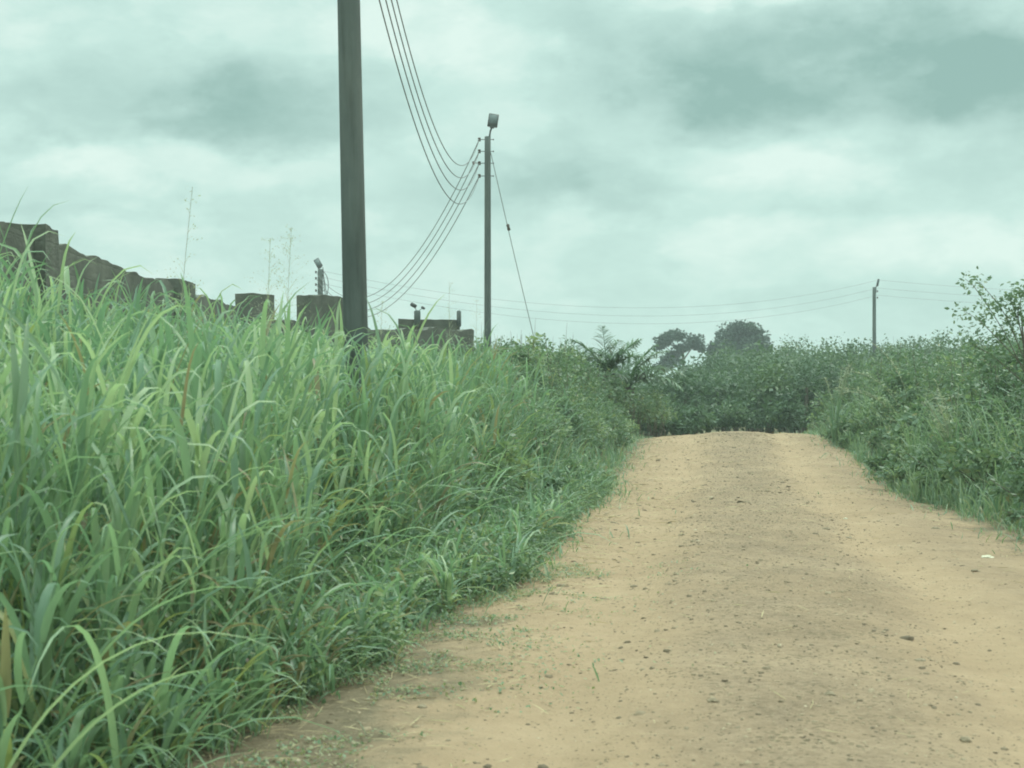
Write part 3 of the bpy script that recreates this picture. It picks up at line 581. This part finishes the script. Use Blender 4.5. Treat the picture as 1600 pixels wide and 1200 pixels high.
# sparse sapling at the right edge
def sapling():
    base = Vector((6.95, 21.5, float(gz(6.95, 21.5)))); t = empty('sapling', base); tag(t, 'sparse young tree with open leaf clusters against the sky above the right shrubs', 'tree')
    tr = MB(); lv = MB(); d = 21.5
    def P(px, py, dd=0): return PX(px, py, d+dd)-base
    tube(tr, [Vector((0, 0, 0)), P(1606, 650), P(1600, 540), P(1594, 470)], [.022, .02, .014, .006], 8)
    brs = [[(1602, 585), (1570, 520), (1545, 480), (1520, 445), (1508, 436)], [(1600, 560), (1575, 500), (1560, 475), (1530, 440)], [(1600, 545), (1590, 490), (1598, 455), (1612, 440)],
           [(1602, 575), (1560, 530), (1530, 500), (1505, 485)], [(1600, 550), (1620, 500), (1640, 470)], [(1602, 600), (1550, 555), (1515, 535)], [(1600, 530), (1580, 470), (1580, 455)], [(1603,590),(1640,540),(1660,500)]]
    for b in brs:
        dd = RNG.uniform(-.6, .6); pts = [P(x, y, dd*i/len(b)) for i, (x, y) in enumerate(b)]
        tube(tr, pts, [.008*(1-.8*i/len(b)) for i in range(len(b))], 5, cap=False)
        for i, p in enumerate(pts[1:]):
            n = [70, 55, 30, 14][min(i, 3)]; pos = np.array(p)+RNG.normal(0, 1, (n, 3))*[.10, .10, .07]
            leaves(lv, pos, RNG.uniform(.04, .085, n), .5, .3, RNG.uniform(.3, .8, n))
    tr.build('trunk', M_bark, t); lv.build('crown', M_shrub, t)
sapling()
# arching reed clump among the right shrubs
def reed(base, label, rays, name='reed_clump', grp=None):
    t = empty(name, base); tag(t, label, 'reed', grp); mb = MB(); hd = MB()
    for az, ln, t0, t1 in rays:
        P = ribbons(mb, np.array([[0, 0, 0]]), np.array([az]), np.array([ln]), np.array([t0]), np.array([t1]), np.array([.03]), 12, 0, .1, np.array([.75]), power=2.2)[0]
        k = 26; f = RNG.uniform(.62, 1, k)*12; i0 = np.minimum(f.astype(int), 11); b = P[i0]+(P[i0+1]-P[i0])*(f-i0)[:, None]
        hd = MB(); tube(hd, [tuple(v) for v in P[7:]], .004, 4, cap=False)
        ribbons(hd, b, RNG.uniform(0, 6.28, k), RNG.uniform(.06, .2, k), RNG.uniform(.6, 1.4, k), RNG.uniform(1.6, 2.8, k), RNG.uniform(.006, .012, k), 3, 0, .3)
        hd.build('plume', M_seed, t)
    n = 26; ribbons(mb, RNG.normal(0, .06, (n, 3))*[1, 1, 0], RNG.uniform(0, 6.28, n), RNG.uniform(.9, 1.9, n), RNG.uniform(.05, .3, n), RNG.uniform(1.0, 2.4, n), np.full(n, .024), 7, .2, .3, RNG.uniform(.2, .9, n), power=2)
    mb.build('stalks', M_weed, t)
reed((6.55, 26, float(gz(6.55, 26))), 'arching pale plumed reed clump above the shrubs on the right of the road', [(3.0, 2.35, .05, 1.5), (2.7, 2.6, .0, 1.0), (3.3, 2.2, .1, 1.9), (.2, 2.1, .1, 1.5), (2.9, 2.2, .15, 1.7), (-.5, 2.0, .1, 1.6)])
reed((7.5, 37, float(gz(7.5, 37))), 'pale seeding grass clump standing at the right road edge near the rise', [(RNG.uniform(0, 6), RNG.uniform(1.5, 2.1), .05, RNG.uniform(.3, .9)) for _ in range(10)], 'seeding_grass')
reed((6.1, 22.0, float(gz(6.1, 22.0))), 'taller pale seeding grass clump nearer the right picture edge', [(RNG.uniform(0, 6), RNG.uniform(1.1, 1.8), .05, RNG.uniform(.3, .9)) for _ in range(9)], 'seeding_grass')

# thin seed stalks above the tall grass
def stalk(px, ptop, d, label, lean=.0, n=60, airy=1.0):
    x = (px-800)*d/FPX; z0 = float(gz(x, d)); top = CZ+(600-ptop)*d/FPX; H = top-z0
    t = empty('seed_stalk', (x, d, z0)); tag(t, label, 'grass stalk', 'thin seed stalks rising above the tall grass')
    st = MB(); pts = [Vector((lean*H*f**2, 0, H*f)) for f in np.linspace(0, 1, 8)]; tube(st, pts, [.0026*(1-.7*f) for f in np.linspace(0, 1, 8)], 5, cap=False)
    st.build('stem', M_seed, t); hd = MB(); tube(hd, [pts[4]+(pts[5]-pts[4])*.7, pts[5], pts[6], pts[7]], .0014, 5, cap=False)
    for k in range(n):
        f = RNG.uniform(.70, .99); p = np.array([[lean*H*f**2, 0, H*f]]); ln = (1.03-f)*1.0*airy*RNG.uniform(.5, 1.2)+.03
        P = ribbons(hd, p, RNG.uniform(0, 6.28, 1), np.array([ln]), RNG.uniform(.4, .9, 1), RNG.uniform(1.2, 2.2, 1), np.array([.0022]), 5, 0, .1)[0]
        pos = P[-3:]+RNG.normal(0, .008, (3, 3)); leaves(hd, pos, np.full(3, .014), .5, .2)
    hd.build('seed_head', M_seed, t)
stalk(262, 292, 9.2, 'tallest thin seed stalk leaning right, in front of the long wall on the left', .055, 26, .5)
stalk(412, 372, 12.5, 'airy seed stalk between the long wall and the near pole, left of two', .02, 60, .9)
stalk(440, 355, 13.2, 'feathery seed stalk between the long wall and the near pole, right of two', .03, 70, 1.0)
stalk(590, 470, 16, 'short seed stalk just right of the near concrete pole', .02, 40, .8)
stalk(702, 440, 22, 'faint seed stalk between the near pole and the lamp pole', .0, 40, 1.0)
stalk(742, 468, 23, 'drooping seed stalk just left of the lamp pole', .01, 40, .9)

# ------------------------------------------------------------------ walls
def rough_block(name, L_, T, H, tops=None, cell=.15, parent=None, loc=(0, 0, 0), seed=0, amp=.012, mat=None):
    """block mass: x 0..L_, y 0..T, z from -0.3 up; tops = function of x giving the height"""
    nx = max(2, int(L_/cell)); nz = max(2, int(H/cell)); ny = max(2, int(T/.08)); mb = MB()
    f = tops or (lambda x: H)
    def put(P, nu, nv, n):
        P = np.array(P)
        i = np.arange(nu*(nv+1)).reshape(nu, nv+1)[:, :-1]; qd = np.stack([i, i+1, i+nv+2, i+nv+1], -1).reshape(-1, 4)
        if n: qd = qd[:, ::-1]
        mb.add(P, qd)
    X = np.linspace(0, L_, nx+1); Hs = np.array([f(v) for v in X]); Y = np.linspace(0, T, ny+1); Zf = np.linspace(0, 1, nz+1)
    Zc = lambda h: -.3+(h+.3)*Zf
    put([(x, 0, z) for x, h in zip(X, Hs) for z in Zc(h)], nx, nz, True)
    put([(x, T, z) for x, h in zip(X, Hs) for z in Zc(h)], nx, nz, False)
    put([(x, y, h) for x, h in zip(X, Hs) for y in Y], nx, ny, True)
    put([(0, y, z) for y in Y for z in Zc(Hs[0])], ny, nz, False)
    put([(L_, y, z) for y in Y for z in Zc(Hs[-1])], ny, nz, True)
    v = np.concatenate(mb.v).astype(float)
    for i in range(len(v)):
        p = Vector(v[i]+np.array(loc)); d = mnoise.noise_vector(p*2.3+Vector((seed, 0, 0)))*amp*1.4+mnoise.noise_vector(p*9+Vector((seed, 3, 0)))*amp
        v[i] += np.array(d)
    mb.v = [v.astype(np.float32)]; mb.q = [np.concatenate(mb.q)]; mb.r = [np.concatenate(mb.r)]
    o = mb.build(name, mat or M_wall, parent); o.location = loc
    return o
def stepped(base, drops, wob, seed):
    def f(x):
        h = base
        for a, b, dh in drops:
            if a <= x < b: h += dh
        return h+wob*vnoise(x, seed, .45, seed)+wob*.6*vnoise(x, seed*2, .17, seed+1)
    return f
# long wall: from beside the first pier to the bend
TOP = 2.9; Z0 = .15
A = Vector((-4.42, 13.0, 0)); B = Vector((-5.05, 29.3, 0)); LA = (B-A).length
angA = math.atan2(B.y-A.y, B.x-A.x)
wA = empty('boundary_wall', (A.x, A.y, Z0), angA); tag(wA, 'long mud stained block wall with ragged top receding behind the tall grass on the left', 'wall')
# local x runs along the wall, local +y is to its left (away from the road)
rough_block('wall_panel', LA, .22, TOP-Z0, stepped(TOP-Z0, [(6.3, 8, -.03), (10.5, 12.5, -.05)], .055, 2), parent=wA, seed=1, amp=.010)
def pier(par, x, w_, dpt, h, sd, name='pier'):
    return rough_block(name, w_, dpt, h-Z0, stepped(h-Z0, [], .06, sd), .12, par, (x, -.10, 0), sd, .011)
pier(wA, 2.1, .50, .95, 3.0, 4)      # tall pier at the left picture edge
pier(wA, 9.7, 1.3, .36, 3.00, 5)       # second pier (stands a little higher)
# second stretch, turning towards the road
A2 = Vector((-5.0, 29.5, 0)); B2 = Vector((-.95, 39.6, 0)); LB = (B2-A2).length; angB = math.atan2(B2.y-A2.y, B2.x-A2.x)
wB = empty('boundary_wall', (A2.x, A2.y, Z0), angB); tag(wB, 'lower unfinished block wall with square piers behind the near concrete pole', 'wall')
rough_block('wall_panel', LB, .22, 2.75, stepped(2.72-Z0, [(0, 1.9, .0), (5.2, 6.2, -.05), (8.2, 11, .08)], .09, 7), parent=wB, seed=9, amp=.016)
pier(wB, .15, .9, .3, 3.18, 11)
pier(wB, 2.45, 1.7, .32, 3.27, 12)
# small unfinished gatehouse stub with two column stubs
def stub():
    d = 42; a = PX(622, 600, d); t = empty('unfinished_building', (a.x, d, .1), .03); tag(t, 'small unfinished block building with two column stubs, seen between the two left poles', 'building')
    wdt = (718-622)*d/FPX; h = CZ+(600-499)*d/FPX-.1
    rough_block('wall', wdt, 1.6, h, stepped(h, [], .03, 3), .15, t, (0, 0, 0), 21, .012)
    for px, wpx, top in ((652, 10, 485), (717, 7, 485)):
        x0 = (px-wpx/2-622)*d/FPX; hh = CZ+(600-top)*d/FPX-.1
        m = MB(); box(m, (x0+wpx*d/FPX/2, -.02, h+(hh-h)/2-.1), (wpx*d/FPX, .16, hh-h+.2), bev=.03); m.build('column_stub', M_conc, t)
    for px, py, s_ in ((646, 477, .17), (661, 481, .11)):
        m = MB(); p = PX(px, py, d)-Vector((a.x, d, .1)); box(m, p, (s_, .12, s_*.6), Matrix.Rotation(.5, 3, 'Y'), bev=.02)
        tube(m, [p, Vector(((652-622)*d/FPX, 0, h+.2))], .008, 8); m.build('lamp', M_metal, t)
stub()

# ------------------------------------------------------------------ poles and wires
def make_pole(base, H, r0, r1, label, lean=0, insul=(), lamp=None, ins_off=-.24, grp='concrete utility poles'):
    t = empty('utility_pole', base); t.rotation_euler = (0, lean, 0); tag(t, label, 'utility pole', grp)
    mb = MB(); nz = 14; tube(mb, [(0, 0, -.4)]+[(0, 0, H*i/nz) for i in range(nz+1)]+[(0, 0, H+.015)], [r0]+[r0+(r1-r0)*i/nz for i in range(nz+1)]+[r1*.8], 20)
    n = mb.n; # close the top
    me = mb.mesh('shaft'); import bmesh as bm_; b = bm_.new(); b.from_mesh(me); bm_.ops.holes_fill(b, edges=b.edges); b.to_mesh(me); b.free(); link('shaft', me, M_conc, t)
    for zz in insul:
        r = r0+(r1-r0)*zz/H; br = MB(); tube(br, [(ins_off-.02, 0, zz), (.17, 0, zz)], .011, 8); tube(br, [(.15, 0, zz), (.18, 0, zz)], .022, 8); o = br.build('bracket', M_metal, t)
        ins = MB(); tube(ins, [(ins_off, 0, zz-.055), (ins_off, 0, zz-.05), (ins_off, 0, zz-.02), (ins_off, 0, zz), (ins_off, 0, zz+.02), (ins_off, 0, zz+.05), (ins_off, 0, zz+.055)], [.02, .042, .042, .026, .042, .042, .02], 12)
        ins.build('insulator', M_glaze, t)
    if lamp:
        armh, w_, h_, roll, tilt, ax = lamp
        a_ = MB(); top = Vector((ax+.07, -.05, H+armh)); tube(a_, [(ax, -.02, H-.35), (ax, -.02, H+.05), (ax+.02, -.03, H+armh*.6), top], [.028, .028, .026, .026], 8); a_.build('lamp_arm', M_metal, t)
        R = Matrix.Rotation(roll, 3, 'Y')@Matrix.Rotation(tilt, 3, 'X'); hd = MB(); c = top+R@Vector((0, 0, h_/2)); box(hd, c, (w_, .07, h_), R, bev=.012)
        box(hd, c+R@Vector((0, .05, 0)), (w_*.7, .04, h_*.6), R, bev=.008); box(hd, top+R@Vector((0, 0, -.01)), (w_*.4, .05, .05), R)
        lh = hd.build('lamp_head', M_metal, t); ln = MB(); box(ln, c+R@Vector((0, -.038, .035)), (w_*.78, .012, h_*.66), R, bev=.004); ln.build('lens', M_lens, lh)
    return t
zsA = [7.25, 7.62, 7.98, 8.35]
p1 = make_pole((-1.327, 14, 0), 8.6, .114, .088, 'near thick weathered concrete pole rising from the grass out of the frame', math.radians(-1.2), zsA)
zsB = [1.5+(600-py)*46/FPX for py in (275, 255, 236.5, 218)]
p2 = make_pole((-.70, 46, 0), 1.5+(600-214)*46/FPX, .107, .088, 'tall concrete pole with a square flood lamp on top, right of the near pole', 0, zsB, (.28, .29, .40, .14, -.25, .06))
# extra service clamp on the lamp pole
c = MB(); tube(c, [(-.24, 0, zsB[1]), (-.40, 0, zsB[1]+.01)], .01, 8); tube(c, [(-.40, 0, zsB[1]-.04), (-.42, 0, zsB[1]+.05)], [.035, .03], 8); c.build('clamp', M_glaze, p2)
D3 = 72; H3 = 1.5+(600-421)*D3/FPX
zsC = [H3-.95, H3-.68, H3-.40, H3-.12]
x3 = (500.5-800)*D3/FPX
p3 = make_pole((x3, D3, 0), H3, .14, .115, 'distant short pole with a tilted lamp and loose cables, left of the near pole', 0, zsC, (.1, .26, .5, -.55, -.5, -.06), -.2)
cb = MB(); 
for (a0, b0, c0, d0) in (((.12, H3-.1), (.42, H3-.25), (.45, H3-1.0), (.2, H3-1.35)), ((.1, H3-.2), (.3, H3-.7), (.2, H3-1.3), (.5, H3-1.45)), ((.12, H3+.1), (.2, H3-.5), (.12, H3-1.0), (.35, H3-1.5))):
    pts = []
    for i in range(13):
        s = i/12; w4 = ((1-s)**3, 3*s*(1-s)**2, 3*s*s*(1-s), s**3); pts.append((sum(w_*q_[0] for w_, q_ in zip(w4, (a0, b0, c0, d0))), -.05, sum(w_*q_[1] for w_, q_ in zip(w4, (a0, b0, c0, d0)))))
    tube(cb, pts, .016, 6, cap=False)
cb.build('loose_cable', M_metal, p3)
x4 = (1366-800)*100/FPX
p4 = make_pole((x4, 100, -1.2), 1.5+(600-449)*100/FPX+1.2, .13, .105, 'thin distant pole with a top bracket behind the bushes on the right', 0, [7.3+1.2-.0, 6.9+1.2], (.08, .13, .45, .22, 0, .1), .2)

def wire(a, b, sag, r, label, name='power_line', cat='wire', grp=None, n=40):
    a, b = Vector(a), Vector(b); mb = MB(); pts = []
    for i in range(n+1):
        t = i/n; p = a.lerp(b, t); p.z -= 4*sag*t*(1-t); pts.append(p-a)
    tube(mb, pts, r, 6, cap=False); o = mb.build(name, M_wire); o.location = a; tag(o, label, cat, grp); return o
def on(p, z, off):
    R = Matrix.Rotation(p.rotation_euler.y, 3, 'Y'); return Vector(p.location)+R@Vector((off, 0, z))
ordn = ['lowest', 'second lowest', 'second highest', 'highest']
for k in range(4):
    wire(on(p1, zsA[k], -.24), on(p2, zsB[k], -.24), [2.16, 2.22, 2.30, 2.38][k], .0088, f'{ordn[k]} of four slack wires curving from the frame top to the lamp pole', grp='slack wires between the near pole and the lamp pole')
    wire(on(p2, zsB[k], -.24), on(p3, zsC[k], -.2), [2.45, 2.5, 2.55, 2.6][k], .0115, f'{ordn[k]} of four wires falling left from the lamp pole', grp='wires from the lamp pole to the distant left pole')
for k, (z4, s) in enumerate(((8.45, 1.7), (7.95, 1.75), (7.5, 1.8))):
    nm = ['highest', 'middle', 'lowest'][k]
    e4 = (x4+(.25 if k == 0 else .2), 100, z4-.45)
    wire((x3+.1, D3, zsC[3-k]+.05), e4, s, .0055, f'{nm} of the faint wires reaching left from the thin distant pole on the right', grp='faint wires left of the distant right pole')
    wire(e4, (62, 108, z4+.1), .9, .0055, f'{nm} of the faint wires running right from the thin distant pole', grp='faint wires right of the distant right pole')
gw = wire(on(p2, 8.15, .09), (1.32, 46, float(gz(1.32, 46))), .12, .010, 'slanting stay wire from the lamp pole down right into the shrubs', 'stay_wire', 'wire')
gi = MB(); dv = (Vector((1.32, 46, .3))-on(p2, 8.15, .09)); cpt = dv*.262; cpt.z -= .09; dn = dv.normalized()
tube(gi, [cpt-dn*.10, cpt-dn*.07, cpt, cpt+dn*.07, cpt+dn*.10], [.02, .05, .038, .05, .02], 10); gi.build('stay_insulator', M_glaze, gw)

# ------------------------------------------------------------------ single stones
def stone(px, py, size, label, mat, flat=.55, sd=0, name='stone'):
    lo, hi = 3.0, 60.0
    for _ in range(60):
        mid = (lo+hi)/2; x = (px-800)*mid/FPX; zr = CZ+(600-py)*mid/FPX
        if zr > float(roadz(x, mid)): lo = mid
        else: hi = mid
    d = lo; x = (px-800)*d/FPX; me = bpy.data.meshes.new(name); import bmesh as bm_; b = bm_.new(); bm_.ops.create_icosphere(b, subdivisions=3, radius=size)
    for v in b.verts:
        n1 = mnoise.noise(v.co*(1.4/size)+Vector((sd, 0, 0))); n2 = mnoise.noise(v.co*(4/size)+Vector((0, sd, 0))); v.co *= 1+.38*n1+.12*n2; v.co.z *= flat; v.co.x *= 1.25
    b.to_mesh(me); b.free(); o = link(name, me, mat); o.location = (x, d, float(roadz(x, d))+size*flat*.15); o.rotation_euler = (0, 0, sd*1.3); tag(o, label, 'stone', 'loose stones on the dirt road')
stone(1543, 871, 0.047, 'flat pale stone lying near the right road edge', M_pale, .35, 1)
stone(1524, 893, 0.026, 'dark round stone just below the flat pale stone on the right', M_stone, .7, 2)
stone(1290, 827, 0.040, 'flat dark clod right of the middle, upper part of the road', M_stone, .4, 3)
stone(1321, 811, 0.022, 'small whitish stone above the flat dark clod', M_pale, .6, 4)
stone(1326, 841, 0.030, 'small dark clod just below the whitish stone', M_stone, .45, 5)
stone(1508, 1158, 0.022, 'dark stone near the lower right corner of the picture', M_stone, .7, 6)
stone(1296, 1086, 0.020, 'dark stone in the gravel strip at the bottom of the road', M_stone, .6, 7)
stone(1114, 1096, 0.022, 'brown stone left of the gravel strip near the bottom', M_stone, .6, 8)
stone(660, 1105, 0.022, 'brown clod on the left shoulder below the grass tuft', M_stone, .5, 9)
stone(1438, 1032, 0.024, 'flat brown stone on the right wheel track', M_stone, .4, 10)
stone(1462, 826, 0.036, 'dark flat clod on the right track below the shrubs', M_stone, .4, 12)

# ------------------------------------------------------------------ thin humid air
def haze():
    m, nt, N, L, out = newmat('haze'); v = N.new('ShaderNodeVolumePrincipled'); v.inputs['Density'].default_value = .0010; v.inputs['Color'].default_value = (.93, .97, .96, 1)
    v.inputs['Anisotropy'].default_value = .1; L.new(v.outputs[0], out.inputs['Volume'])
    mb = MB(); box(mb, (0, 320, 5.5), (1480, 840, 16.5)); tag(mb.build('haze', m), kind='stuff')
haze()
